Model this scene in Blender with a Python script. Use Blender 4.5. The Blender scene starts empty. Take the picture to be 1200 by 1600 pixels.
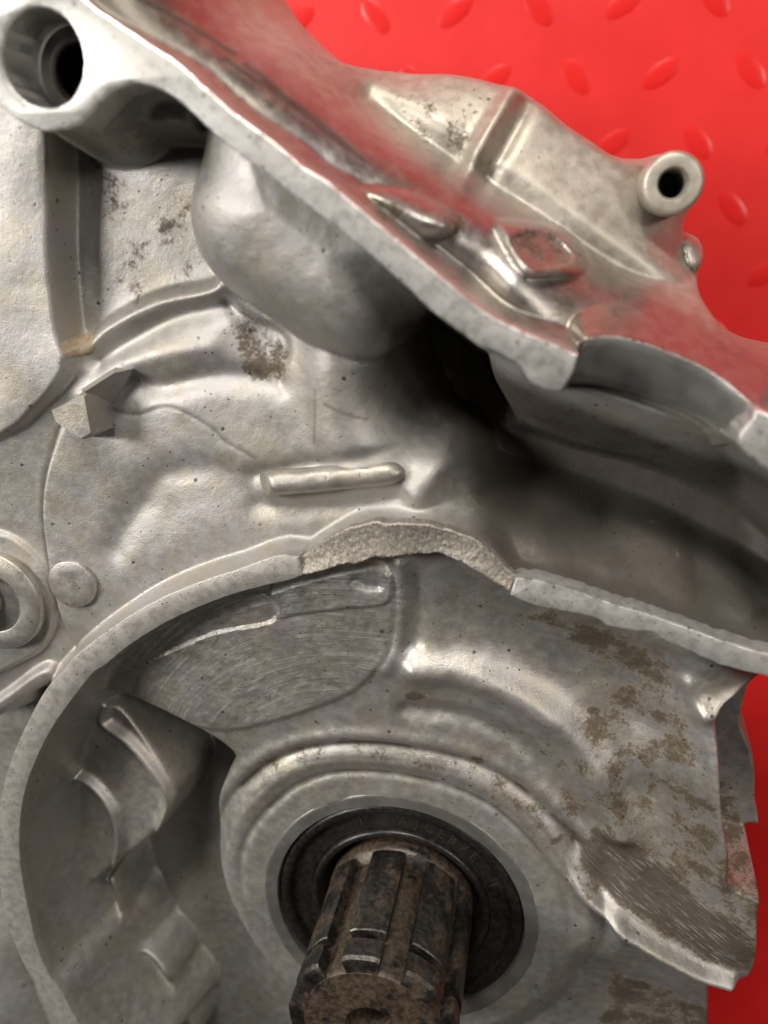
import bpy, bmesh, math, random
import numpy as np
from mathutils import Matrix, Vector, noise as mnoise
from mathutils.geometry import tessellate_polygon
random.seed(7)
rng = np.random.default_rng(11)
scene = bpy.context.scene
col = scene.collection
S = 0.001                      # everything below is written in millimetres

# ------------------------------------------------------------------ camera
FPX, CX, CY = 1250.0, 600.0, 800.0          # focal length and centre for a 1200 x 1600 frame
NX, NY, HC = 865.0, 380.0, 115.0            # where straight-down falls in the frame, lens height over the upper rim
_n = np.array([NX-CX, -(NY-CY), -FPX]); _n /= np.linalg.norm(_n)
_u = -_n
_ex = np.array([1., 0, 0]) - _u*_u[0]; _ex /= np.linalg.norm(_ex)
_ey = np.cross(_u, _ex)
M = np.array([_ex, _ey, _u])
cam_d = bpy.data.cameras.new('camera')
cam = bpy.data.objects.new('camera', cam_d); col.objects.link(cam)
mw = Matrix([list(M[0]), list(M[1]), list(M[2])]).to_4x4()
mw.translation = Vector((0, 0, HC*S))
cam.matrix_world = mw
cam_d.sensor_fit = 'VERTICAL'; cam_d.sensor_height = 36.0; cam_d.sensor_width = 27.0
cam_d.lens = FPX/1600*36.0
cam_d.clip_start = 0.005; cam_d.clip_end = 20
cam_d.dof.use_dof = True
cam_d.dof.focus_distance = 0.156
cam_d.dof.aperture_fstop = 11.5
scene.camera = cam

# ------------------------------------------------------------------ light
world = bpy.data.worlds.new('World'); scene.world = world; world.use_nodes = True
bg = world.node_tree.nodes['Background']
bg.inputs[0].default_value = (1.0, 0.93, 0.85, 1); bg.inputs[1].default_value = 0.012
def area(name, loc, target, sx, sy, power, colr):
    l = bpy.data.lights.new(name, 'AREA'); l.shape = 'RECTANGLE'; l.size = sx; l.size_y = sy
    l.energy = power; l.color = colr
    o = bpy.data.objects.new(name, l); col.objects.link(o)
    o.location = loc
    o.rotation_euler = (Vector(target)-Vector(loc)).to_track_quat('-Z', 'Y').to_euler()
    return o
area('ceiling_lamp', (-1.00, 0.28, 0.84), (0, -0.03, 0), 0.28, 0.42, 16.5, (1.0, 0.965, 0.925))
area('ceiling_lamp', (-0.15, 1.08, 0.74), (0, -0.03, 0), 0.46, 0.24, 16.0, (1.0, 0.95, 0.88))
area('ceiling_lamp', (0.95, 0.42, 0.95), (0, -0.03, 0), 0.25, 0.40, 6.0, (1.0, 0.94, 0.88))
scene.view_settings.view_transform = 'Standard'
scene.view_settings.look = 'None'
scene.view_settings.gamma = 1.0
scene.view_settings.exposure = 0.0
scene.view_settings.use_curve_mapping = False
scene.cycles.use_denoising = True
scene.cycles.max_bounces = 4
scene.cycles.diffuse_bounces = 3
scene.cycles.glossy_bounces = 3
scene.cycles.caustics_reflective = False
scene.cycles.caustics_refractive = False
scene.cycles.use_adaptive_sampling = True
scene.cycles.adaptive_threshold = 0.025

# ------------------------------------------------------------------ geometry helpers
def P(px, py, h=0.0):
    """photo pixel + height over the upper rim -> x, y in millimetres on that level"""
    w = M @ np.array([px-CX, -(py-CY), -FPX])
    t = (h-HC)/w[2]
    return np.array([w[0]*t, w[1]*t])
def PP(pts, h=0.0):
    return np.array([P(p[0], p[1], p[2] if len(p) > 2 else h) for p in pts])
def crom(pts, closed=False, step=0.6):
    """Catmull-Rom resampling of a 2-D/3-D polyline at about step mm"""
    pts = np.asarray(pts, float); n = len(pts); out = []
    rngk = range(n if closed else n-1)
    for i in rngk:
        if closed: p0, p1, p2, p3 = pts[(i-1) % n], pts[i], pts[(i+1) % n], pts[(i+2) % n]
        else: p0, p1, p2, p3 = pts[max(i-1, 0)], pts[i], pts[i+1], pts[min(i+2, n-1)]
        L = np.linalg.norm((p2-p1)[:2]); k = max(1, int(round(L/step)))
        for j in range(k):
            t = j/k
            out.append(0.5*((2*p1)+(-p0+p2)*t+(2*p0-5*p1+4*p2-p3)*t*t+(-p0+3*p1-3*p2+p3)*t**3))
    if not closed: out.append(pts[-1])
    return np.array(out)
def curve(pts, h=0.0, closed=False, step=0.6):
    return crom(PP(pts, h), closed, step)
def smooth(t):
    t = np.clip(t, 0, 1); return t*t*(3-2*t)
def resample(p, n):
    p = np.asarray(p, float); d = np.r_[0, np.cumsum(np.linalg.norm(np.diff(p[:, :2], axis=0), axis=1))]
    s = np.linspace(0, d[-1], n)
    return np.stack([np.interp(s, d, p[:, k]) for k in range(p.shape[1])], 1)

def link(name, verts, faces, mat, parent=None, smooth_shade=True, attrs=None):
    me = bpy.data.meshes.new(name)
    if isinstance(faces, np.ndarray):
        v = np.ascontiguousarray(np.asarray(verts, np.float32)*S)
        me.vertices.add(len(v)); me.vertices.foreach_set('co', v.ravel())
        nf, k = faces.shape
        me.loops.add(nf*k); me.loops.foreach_set('vertex_index', np.ascontiguousarray(faces.astype(np.int32)).ravel())
        me.polygons.add(nf); me.polygons.foreach_set('loop_start', np.arange(0, nf*k, k, dtype=np.int32))
        me.update(calc_edges=True)
    else:
        me.from_pydata([tuple(float(c)*S for c in v) for v in verts], [], [tuple(int(i) for i in f) for f in faces])
        me.update()
    me.polygons.foreach_set('use_smooth', np.full(len(me.polygons), smooth_shade))
    if attrs:
        for k, a in attrs.items():
            at = me.attributes.new(k, 'FLOAT', 'POINT'); at.data.foreach_set('value', np.ascontiguousarray(a, np.float32))
    if mat: me.materials.append(mat)
    o = bpy.data.objects.new(name, me); col.objects.link(o)
    if parent is not None:
        o.parent = parent
        if parent.type == 'EMPTY': o.matrix_parent_inverse = Matrix.Translation(-parent.location)
    return o
def fix_normals(o):
    bm = bmesh.new(); bm.from_mesh(o.data); bmesh.ops.recalc_face_normals(bm, faces=bm.faces[:]); bm.to_mesh(o.data); bm.free()
    return o
def sharp(o, deg=35):
    """shade smooth but keep the real edges"""
    me = o.data
    bm = bmesh.new(); bm.from_mesh(me)
    for e in bm.edges:
        e.smooth = not (len(e.link_faces) == 2 and e.calc_face_angle(0) > math.radians(deg))
    bm.to_mesh(me); bm.free()
    return o
def thing(name, label, cat, loc, group=None):
    o = bpy.data.objects.new(name, None); col.objects.link(o); o.empty_display_size = 0.005
    o.location = Vector(loc)*S; o['label'] = label; o['category'] = cat
    if group: o['group'] = group
    return o

def inset(loop, d):
    """offset a counter-clockwise closed loop inwards by d"""
    p = np.asarray(loop); a = np.roll(p, 1, 0); b = np.roll(p, -1, 0)
    t = b-a; t /= np.linalg.norm(t, axis=1)[:, None]+1e-9
    return p+np.stack([-t[:, 1], t[:, 0]], 1)*d
def area2(p):
    x, y = p[:, 0], p[:, 1]; return 0.5*np.sum(x*np.roll(y, -1)-y*np.roll(x, -1))
def slab(name, loops, ztop, zbot, mat, parent, cham=0.35, jit=0.0, zvar=None, edge=None):
    """flat-topped extrusion of an outline with holes, its edges chamfered"""
    V, Fc = [], []; tops = []
    for li, lp in enumerate(loops):
        lp = np.asarray(lp, float)
        if (area2(lp) > 0) != (li == 0): lp = lp[::-1]
        if jit: lp = lp+np.array([[mnoise.noise(Vector((x*0.8, y*0.8, 3.1))), mnoise.noise(Vector((x*0.8, y*0.8, 9.7)))] for x, y in lp])*jit
        # inset handles both: outer ccw -> inwards, hole cw -> away from the hole
        rings = [(inset(lp, cham), 0.0), (inset(lp, cham*0.35), -cham*0.3), (lp, -cham), (lp, zbot-ztop)]
        n = len(lp); base = len(V)
        for rp, dz in rings:
            for x, y in rp:
                V.append((x, y, ztop+dz+(zvar(x, y) if zvar else 0)))
        for r in range(3):
            for i in range(n):
                j = (i+1) % n
                Fc.append((base+r*n+i, base+(r+1)*n+i, base+(r+1)*n+j, base+r*n+j))
        tops.append([base+i for i in range(n)])
    flat = [i for t in tops for i in t]
    tri = tessellate_polygon([[Vector((V[i][0], V[i][1], 0)) for i in t] for t in tops])
    for a, b, c in tri: Fc.append((flat[a], flat[b], flat[c]))
    o = link(name, V, Fc, mat, parent)
    if edge:
        o.data.materials.append(edge); k = 0
        for lp in loops:
            n = len(lp)
            for q in range(2*n): o.data.polygons[k+q].material_index = 1
            k += 3*n
    fix_normals(o); sharp(o, 28)
    return o
def strip(name, A, B, zfun, depth, mat, parent, n=120, k=8, round_=0.5, seed=0, rough=0.0, rs=1.2):
    """band between two long edges A and B (n x 3 each), its top displaced, its sides dropping by depth"""
    A = resample(A, n); B = resample(B, n)
    V, Fc = [], []
    cols = [(-1, -depth)]+[(t, None) for t in np.linspace(0, 1, k+1)]+[(2, -depth)]
    for i in range(n):
        for c, dz in cols:
            t = min(max(c, 0), 1)
            p = A[i]*(1-t)+B[i]*t
            z = p[2]
            if dz is None:
                e = min(t, 1-t)*np.linalg.norm((A[i]-B[i])[:2])
                z += -round_*max(0, 1-e/max(round_, .01))**2 if round_ else 0
                z += zfun(t, i/(n-1)) if zfun else 0
                if rough:
                    q = Vector((p[0], p[1], seed))
                    z += rough*(mnoise.fractal(q*rs, 0.6, 2.1, 4))
            else: z += dz
            V.append((p[0], p[1], z))
    m = len(cols)
    for i in range(n-1):
        for j in range(m-1):
            a = i*m+j; Fc.append((a, a+1, a+m+1, a+m))
    Fc.append(tuple(range(m))); Fc.append(tuple(range((n-1)*m, n*m)))
    o = link(name, V, Fc, mat, parent); fix_normals(o); sharp(o, 40)
    return o
def lathe(name, prof, centre, mat, parent, seg=96, closed=False, smooth_shade=True, deg=35):
    V, Fc = [], []; m = len(prof)
    for i in range(seg):
        a = 2*math.pi*i/seg
        for r, z in prof: V.append((centre[0]+r*math.cos(a), centre[1]+r*math.sin(a), z))
    for i in range(seg):
        j = (i+1) % seg
        for k in range(m if closed else m-1):
            k2 = (k+1) % m
            Fc.append((i*m+k, j*m+k, j*m+k2, i*m+k2))
    o = link(name, V, Fc, mat, parent)
    bm = bmesh.new(); bm.from_mesh(o.data); bmesh.ops.remove_doubles(bm, verts=bm.verts, dist=1e-7); bm.to_mesh(o.data); bm.free()
    fix_normals(o); sharp(o, deg); return o

# ------------------------------------------------------------------ materials
def newmat(name):
    m = bpy.data.materials.new(name); m.use_nodes = True
    nt = m.node_tree; b = nt.nodes['Principled BSDF']
    return m, nt, b
class NB:
    def __init__(s, nt):
        s.nt = nt; g = nt.nodes.new('ShaderNodeNewGeometry'); v = nt.nodes.new('ShaderNodeVectorMath'); v.operation = 'SCALE'
        nt.links.new(g.outputs['Position'], v.inputs[0]); v.inputs['Scale'].default_value = 1000.0
        s.pos = v.outputs[0]
    def noise(s, scale, detail=4, rough=0.55, vec=None, off=0.0, dist=0.0):
        n = s.nt.nodes.new('ShaderNodeTexNoise'); n.inputs['Scale'].default_value = scale
        n.inputs['Detail'].default_value = detail; n.inputs['Roughness'].default_value = rough; n.inputs['Distortion'].default_value = dist
        src = vec or s.pos
        if off:
            a = s.nt.nodes.new('ShaderNodeVectorMath'); a.operation = 'ADD'; s.nt.links.new(src, a.inputs[0]); a.inputs[1].default_value = (off, off*1.7, off*0.6); src = a.outputs[0]
        s.nt.links.new(src, n.inputs['Vector']); return n.outputs[0]
    def stretch(s, sc, rot=0.0):
        m = s.nt.nodes.new('ShaderNodeMapping'); m.inputs['Scale'].default_value = sc; m.inputs['Rotation'].default_value = (0, 0, rot)
        # rotate first, then stretch
        r = s.nt.nodes.new('ShaderNodeVectorRotate'); r.inputs['Angle'].default_value = rot; s.nt.links.new(s.pos, r.inputs['Vector'])
        m.inputs['Rotation'].default_value = (0, 0, 0); s.nt.links.new(r.outputs[0], m.inputs['Vector']); return m.outputs[0]
    def ramp(s, fac, stops):
        r = s.nt.nodes.new('ShaderNodeValToRGB'); e = r.color_ramp.elements
        while len(e) < len(stops): e.new(0.5)
        for q, (p, c) in zip(e, stops):
            q.position = p; q.color = c if len(c) == 4 else (*c, 1)
        s.nt.links.new(fac, r.inputs[0]); return r.outputs[0]
    def g(s, fac, a, b, lo=0.0, hi=1.0):
        m = s.nt.nodes.new('ShaderNodeMapRange'); m.interpolation_type = 'SMOOTHSTEP'
        for k, v in zip(('From Min', 'From Max', 'To Min', 'To Max'), (a, b, lo, hi)): m.inputs[k].default_value = v
        s.nt.links.new(fac, m.inputs['Value']); return m.outputs[0]
    def mix(s, fac, a, b, mode='MIX'):
        m = s.nt.nodes.new('ShaderNodeMix'); m.data_type = 'RGBA'; m.blend_type = mode
        for sock, v in ((m.inputs[0], fac), (m.inputs[6], a), (m.inputs[7], b)):
            if hasattr(v, 'is_output'): s.nt.links.new(v, sock)
            else: sock.default_value = v if not isinstance(v, tuple) or len(v) == 4 else (*v, 1)
        return m.outputs[2]
    def math(s, op, a, b=0.0, c=0.0):
        m = s.nt.nodes.new('ShaderNodeMath'); m.operation = op
        for sock, v in zip(m.inputs, (a, b, c)):
            if hasattr(v, 'is_output'): s.nt.links.new(v, sock)
            else: sock.default_value = v
        return m.outputs[0]
    def attr(s, name):
        a = s.nt.nodes.new('ShaderNodeAttribute'); a.attribute_name = name; return a.outputs['Fac']
    def voronoi(s, scale, vec=None, rnd=1.0):
        v = s.nt.nodes.new('ShaderNodeTexVoronoi'); v.inputs['Scale'].default_value = scale; v.inputs['Randomness'].default_value = rnd
        s.nt.links.new(vec or s.pos, v.inputs['Vector']); return v
    def bump(s, h, strength, dist, normal=None):
        b = s.nt.nodes.new('ShaderNodeBump'); b.inputs['Strength'].default_value = strength; b.inputs['Distance'].default_value = dist*S
        s.nt.links.new(h, b.inputs['Height'])
        if normal: s.nt.links.new(normal, b.inputs['Normal'])
        return b.outputs[0]

def specks(nb, scale, keep, size, off=0):
    """small casting pores: dark dots at random places"""
    v = nb.voronoi(scale)
    dot = nb.g(v.outputs['Distance'], size*0.45, size, 1.0, 0.0)
    sep = nb.nt.nodes.new('ShaderNodeSeparateColor'); nb.nt.links.new(v.outputs['Color'], sep.inputs[0])
    pick = nb.math('GREATER_THAN', sep.outputs[0], 1.0-keep)
    return nb.math('MULTIPLY', dot, pick)

def cast_material(name, light=(0.41, 0.396, 0.366), dark=(0.36, 0.346, 0.316), metallic=0.64, rough=(0.47, 0.58), grain=0.24, dirt=(0.060, 0.043, 0.024), speck=0.10, varnish=None):
    m, nt, b = newmat(name); nb = NB(nt)
    big = nb.noise(0.07, 3, 0.5); mid = nb.noise(0.45, 4, 0.6, off=11); fine = nb.noise(4.0, 3, 0.6, off=3)
    c = nb.mix(nb.g(mid, 0.33, 0.68), dark, light)
    c = nb.mix(nb.g(big, 0.35, 0.7, 0.0, 0.35), c, (0.50, 0.48, 0.50))
    # thin warm film of old oil
    film = nb.math('MULTIPLY', nb.g(nb.noise(0.12, 4, 0.6, off=29), 0.42, 0.66), 0.5)
    c = nb.mix(film, c, (0.40, 0.355, 0.27))
    if varnish:
        c = nb.mix(nb.g(nb.attr('polish'), 0.0, 1.0, 0.8, 0.0), c, nb.mix(nb.g(mid, 0.3, 0.7), tuple(x*0.8 for x in varnish), varnish))
    st = nb.attr('stain')
    n1 = nb.noise(0.17, 5, 0.66, off=41); n2 = nb.noise(1.6, 4, 0.65, off=17)
    sv = nb.math('ADD', nb.math('ADD', st, nb.math('MULTIPLY', nb.math('SUBTRACT', n1, 0.5), 1.9)), nb.math('MULTIPLY', nb.math('SUBTRACT', n2, 0.5), 0.7))
    sm = nb.math('MULTIPLY', nb.g(sv, 0.44, 0.74), nb.g(st, 0.02, 0.15))
    c = nb.mix(nb.math('MULTIPLY', sm, 0.88), c, nb.mix(nb.g(nb.math('ADD', sv, nb.math('MULTIPLY', n2, 0.6)), 0.75, 1.35), (dirt[0]*2.1, dirt[1]*2.1, dirt[2]*2.0), (dirt[0]*0.75, dirt[1]*0.72, dirt[2]*0.7)))
    gm = nb.attr('grease_shade')
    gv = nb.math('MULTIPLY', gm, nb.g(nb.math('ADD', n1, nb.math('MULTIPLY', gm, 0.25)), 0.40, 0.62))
    c = nb.mix(nb.math('MULTIPLY', gv, 0.85), c, (0.055, 0.045, 0.034))  # oil residue and painted shade share this dark tone
    # scratches left on the bowl by the chain
    sc = nb.math('MULTIPLY', nb.attr('scratch'), nb.g(nb.noise(0.22, 3, 0.6, off=53), 0.36, 0.62, 0.15, 1.0))
    cb_ = nt.nodes.new('ShaderNodeCombineXYZ'); nt.links.new(nb.attr('su'), cb_.inputs[0]); nt.links.new(nb.attr('sv'), cb_.inputs[1])
    s1 = nb.noise(1.0, 5, 0.8, vec=cb_.outputs[0], dist=0.3)
    sp = nb.math('MAXIMUM', specks(nb, 0.34, speck*3.2, 0.17), specks(nb, 0.9, speck*1.8, 0.22))
    sp = nb.math('MULTIPLY', sp, nb.g(nb.noise(0.09, 2, 0.5, off=77), 0.42, 0.60))
    c = nb.mix(nb.math('MULTIPLY', sp, 0.9), c, (0.05, 0.04, 0.03))
    c = nb.mix(nb.math('MULTIPLY', sc, nb.g(s1, 0.52, 0.62, 0.0, 0.85)), c, (0.66, 0.64, 0.60))
    c = nb.mix(nb.math('MULTIPLY', sc, nb.g(s1, 0.44, 0.32, 0.0, 0.55)), c, (0.14, 0.125, 0.105))
    nt.links.new(c, b.inputs['Base Color'])
    met = nb.math('SUBTRACT', metallic, nb.math('MULTIPLY', nb.math('MAXIMUM', sm, gv), metallic*0.75))
    r = nb.g(mid, 0.3, 0.7, rough[0], rough[1])
    r = nb.math('ADD', r, nb.math('MULTIPLY', sm, 0.12))
    po = nb.attr('polish')
    r = nb.math('SUBTRACT', r, nb.math('MULTIPLY', po, 0.12))
    met = nb.math('ADD', met, nb.math('MULTIPLY', nb.math('MULTIPLY', po, nb.math('SUBTRACT', 1.0, sm)), 0.25))
    nt.links.new(met, b.inputs['Metallic'])
    nt.links.new(r, b.inputs['Roughness'])
    h = nb.math('SUBTRACT', nb.math('ADD', nb.math('MULTIPLY', fine, 0.6), nb.math('MULTIPLY', nb.noise(1.3, 2, 0.5, off=7), 0.5)), nb.math('MULTIPLY', sp, 0.9))
    h = nb.math('ADD', h, nb.math('MULTIPLY', nb.math('MULTIPLY', s1, sc), 8.0))
    nt.links.new(nb.bump(h, grain, 0.5), b.inputs['Normal'])
    return m
M_cast = cast_material('cast_aluminium')
M_wall = cast_material('smooth_cast_aluminium', light=(0.40, 0.375, 0.34), dark=(0.31, 0.285, 0.255), metallic=0.6, rough=(0.42, 0.54), grain=0.16, speck=0.03, varnish=(0.53, 0.48, 0.40))
M_bowl = cast_material('worn_cast_aluminium', light=(0.40, 0.384, 0.350), dark=(0.315, 0.30, 0.268), metallic=0.66, rough=(0.36, 0.49), grain=0.22, speck=0.14)

def machined_material(name, light=(0.46, 0.45, 0.42), dark=(0.38, 0.37, 0.345), metallic=0.55, rough=0.45, scale=0.55, streak=None):
    m, nt, b = newmat(name); nb = NB(nt)
    n1 = nb.noise(scale, 5, 0.62, off=5); n2 = nb.noise(2.6, 3, 0.6, off=2)
    f = nb.math('ADD', nb.math('MULTIPLY', n1, 0.8), nb.math('MULTIPLY', n2, 0.2))
    c = nb.mix(nb.g(f, 0.36, 0.56), dark, light)
    c = nb.mix(nb.math('MULTIPLY', nb.math('MAXIMUM', specks(nb, 0.5, 0.35, 0.17), specks(nb, 1.3, 0.4, 0.25)), 0.75), c, (0.06, 0.05, 0.04))
    nt.links.new(c, b.inputs['Base Color']); b.inputs['Metallic'].default_value = metallic
    nt.links.new(nb.g(n1, 0.3, 0.7, rough-0.07, rough+0.1), b.inputs['Roughness'])
    h = nb.noise(3.0, 3, 0.6, off=8)
    if streak is not None:
        h = nb.math('ADD', h, nb.math('MULTIPLY', nb.noise(1.0, 3, 0.6, vec=nb.stretch((0.25, 5.0, 0.25), rot=streak)), 1.0))
    nt.links.new(nb.bump(h, 0.18, 0.3), b.inputs['Normal'])
    return m
M_rim = machined_material('machined_rim_aluminium', streak=0.6)
M_edge = machined_material('bright_worn_edge', light=(0.80, 0.79, 0.76), dark=(0.62, 0.60, 0.57), metallic=0.8, rough=0.34)
M_rim2 = machined_material('bowl_rim_aluminium', light=(0.41, 0.39, 0.355), dark=(0.35, 0.33, 0.30), streak=-0.8)
M_turn = machined_material('turned_aluminium', light=(0.47, 0.465, 0.45), dark=(0.33, 0.32, 0.305), rough=0.34, streak=0.4)
def turned_material(name, c, rough, metallic=0.8):
    m, nt, b = newmat(name); nb = NB(nt)
    n = nb.noise(0.25, 3, 0.5, off=9); f = nb.noise(3.5, 2, 0.5)
    nt.links.new(nb.mix(nb.g(n, 0.3, 0.7), tuple(x*0.86 for x in c), c), b.inputs['Base Color'])
    b.inputs['Metallic'].default_value = metallic
    nt.links.new(nb.g(n, 0.3, 0.7, rough-0.04, rough+0.06), b.inputs['Roughness'])
    nt.links.new(nb.bump(f, 0.10, 0.2), b.inputs['Normal']); return m
M_bore = turned_material('bored_aluminium', (0.40, 0.39, 0.365), 0.38)
M_seat = turned_material('turned_seat_aluminium', (0.33, 0.315, 0.29), 0.42)
M_thread = turned_material('oily_thread_steel', (0.22, 0.205, 0.18), 0.22, 0.95)
def fracture_material():
    m, nt, b = newmat('fractured_aluminium'); nb = NB(nt)
    v = nb.voronoi(5.0); n = nb.noise(2.2, 5, 0.85)
    c = nb.mix(nb.g(n, 0.3, 0.62), (0.12, 0.10, 0.075), (0.43, 0.395, 0.34))
    nt.links.new(c, b.inputs['Base Color']); b.inputs['Metallic'].default_value = 0.55; b.inputs['Roughness'].default_value = 0.55
    h = nb.math('ADD', v.outputs['Distance'], nb.math('MULTIPLY', n, 1.2))
    nt.links.new(nb.bump(h, 0.3, 0.2), b.inputs['Normal']); return m
M_frac = fracture_material()
def rubber_material():
    m, nt, b = newmat('black_rubber'); nb = NB(nt); n = nb.noise(0.8, 4, 0.6)
    nt.links.new(nb.mix(nb.g(n, 0.35, 0.7), (0.008, 0.007, 0.006), (0.016, 0.014, 0.012)), b.inputs['Base Color'])
    nt.links.new(nb.g(n, 0.3, 0.7, 0.28, 0.42), b.inputs['Roughness'])
    nt.links.new(nb.bump(nb.noise(4, 3), 0.08, 0.3), b.inputs['Normal']); return m
M_rub = rubber_material()
def steel_material(name, rust):
    m, nt, b = newmat(name); nb = NB(nt)
    n = nb.noise(0.16, 4, 0.6, off=6); n2 = nb.noise(0.9, 4, 0.65)
    steel = nb.mix(nb.g(n2, 0.35, 0.65), (0.045, 0.041, 0.036), (0.095, 0.088, 0.078))
    ru = nb.mix(nb.g(n2, 0.35, 0.65), (0.024, 0.017, 0.011), (0.078, 0.054, 0.035))
    f = nb.g(n, 0.62-rust*0.4, 0.74-rust*0.4)
    nt.links.new(nb.mix(f, steel, ru), b.inputs['Base Color'])
    nt.links.new(nb.math('SUBTRACT', 0.9, nb.math('MULTIPLY', f, 0.75)), b.inputs['Metallic'])
    nt.links.new(nb.g(n, 0.3, 0.7, 0.32, 0.6), b.inputs['Roughness'])
    nt.links.new(nb.bump(nb.noise(1.6, 4, 0.6), 0.22, 0.35), b.inputs['Normal']); return m
M_steel = steel_material('worn_steel', 0.3); M_rust = steel_material('rusty_steel', 0.7)
def red_material(name, rough):
    m, nt, b = newmat(name); nb = NB(nt)
    n = nb.noise(0.05, 3)
    nt.links.new(nb.mix(nb.g(n, 0.3, 0.7), (0.66, 0.015, 0.013), (0.72, 0.021, 0.018)), b.inputs['Base Color'])
    b.inputs['Roughness'].default_value = rough; b.inputs['Specular IOR Level'].default_value = 0.4
    nt.links.new(nb.bump(nb.noise(0.5, 3), 0.1, 0.5), b.inputs['Normal']); return m
M_red = red_material('red_satin_paint', 0.46); M_red2 = red_material('red_worn_gloss_paint', 0.30)
def plain(name, c, rough=0.5, metallic=0.0):
    m, nt, b = newmat(name); nb = NB(nt); n = nb.noise(1.5, 4)
    nt.links.new(nb.mix(nb.g(n, .3, .7), tuple(x*0.75 for x in c), c), b.inputs['Base Color'])
    b.inputs['Roughness'].default_value = rough; b.inputs['Metallic'].default_value = metallic; return m
M_zinc = plain('zinc_plated_steel', (0.66, 0.62, 0.56), 0.3, 0.95)
M_emb = plain('rubber_lettering', (0.030, 0.026, 0.022), 0.35)

# ------------------------------------------------------------------ the red surface
RED_Z = -165.0
def red_surface():
    V = []; Fc = []
    n = 41; L = 2600.0
    xs = np.linspace(-L/2, L/2, n)+40; ys = np.linspace(-L/2, L/2, n)-20
    X, Y = np.meshgrid(xs, ys)
    Z = np.full_like(X, RED_Z)
    idx = np.arange(n*n).reshape(n, n)
    f = np.stack([idx[:-1, :-1], idx[:-1, 1:], idx[1:, 1:], idx[1:, :-1]], -1).reshape(-1, 4)
    o = link('red_surface', np.stack([X, Y, Z], -1).reshape(-1, 3), f, M_red)
    o['kind'] = 'structure'
    # raised lozenge pattern pressed into the sheet
    k = 0
    lv, lf = [], []
    m = 12
    proto = None
    a0 = P(900, 120, RED_Z)
    for i in range(-9, 10):
        for j in range(-9, 10):
            x = a0[0]+i*25.0+(12.5 if j % 2 else 0); y = a0[1]+j*19.0
            px = project(x, y, RED_Z)
            if not (-80 < px[0] < 1320 and -120 < px[1] < 1720): continue
            if px[0] < 420 or (px[1] > 620 and px[0] < 1000): continue
            if proto is None:
                vs, fs = [], []
                for r, z in ((1.0, 0.0), (0.85, 0.55), (0.6, 0.95), (0.3, 1.15)):
                    for q in range(m):
                        t = 2*math.pi*q/m
                        vs.append((r*6.5*math.cos(t), r*3.2*math.sin(t), z*0.28))
                for r in range(3):
                    for q in range(m): fs.append((r*m+q, r*m+(q+1) % m, (r+1)*m+(q+1) % m, (r+1)*m+q))
                fs.append(tuple(range(3*m, 4*m)))
                proto = link('raised_lozenge', vs, fs, M_red2); ob = proto
            else:
                ob = bpy.data.objects.new('raised_lozenge', proto.data); col.objects.link(ob)
            ob.parent = o
            ob.location = Vector((x, y, RED_Z-0.02))*S
            ob.rotation_euler = (0, 0, math.radians(35 if (i+j) % 2 else -50))
def project(x, y, z):
    c = M.T @ np.array([x, y, z-HC])
    return (CX+FPX*c[0]/-c[2], CY-FPX*c[1]/-c[2])
red_surface()

# ------------------------------------------------------------------ relief of the casting: one height for each x, y
G = 0.33
cs = [P(-170, -190, -20), P(1330, -190, -45), P(-170, 1740, -45), P(1330, 1740, -22), P(1330, 600, -45), P(-170, 600, -20)]
x0, x1 = min(c[0] for c in cs), max(c[0] for c in cs)
y0, y1 = min(c[1] for c in cs), max(c[1] for c in cs)
x0 = max(x0, -160); x1 = min(x1, 95)
gx = np.arange(x0, x1, G); gy = np.arange(y0, y1, G)
NXg, NYg = len(gx), len(gy)
XX, YY = np.meshgrid(gx, gy)
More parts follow.
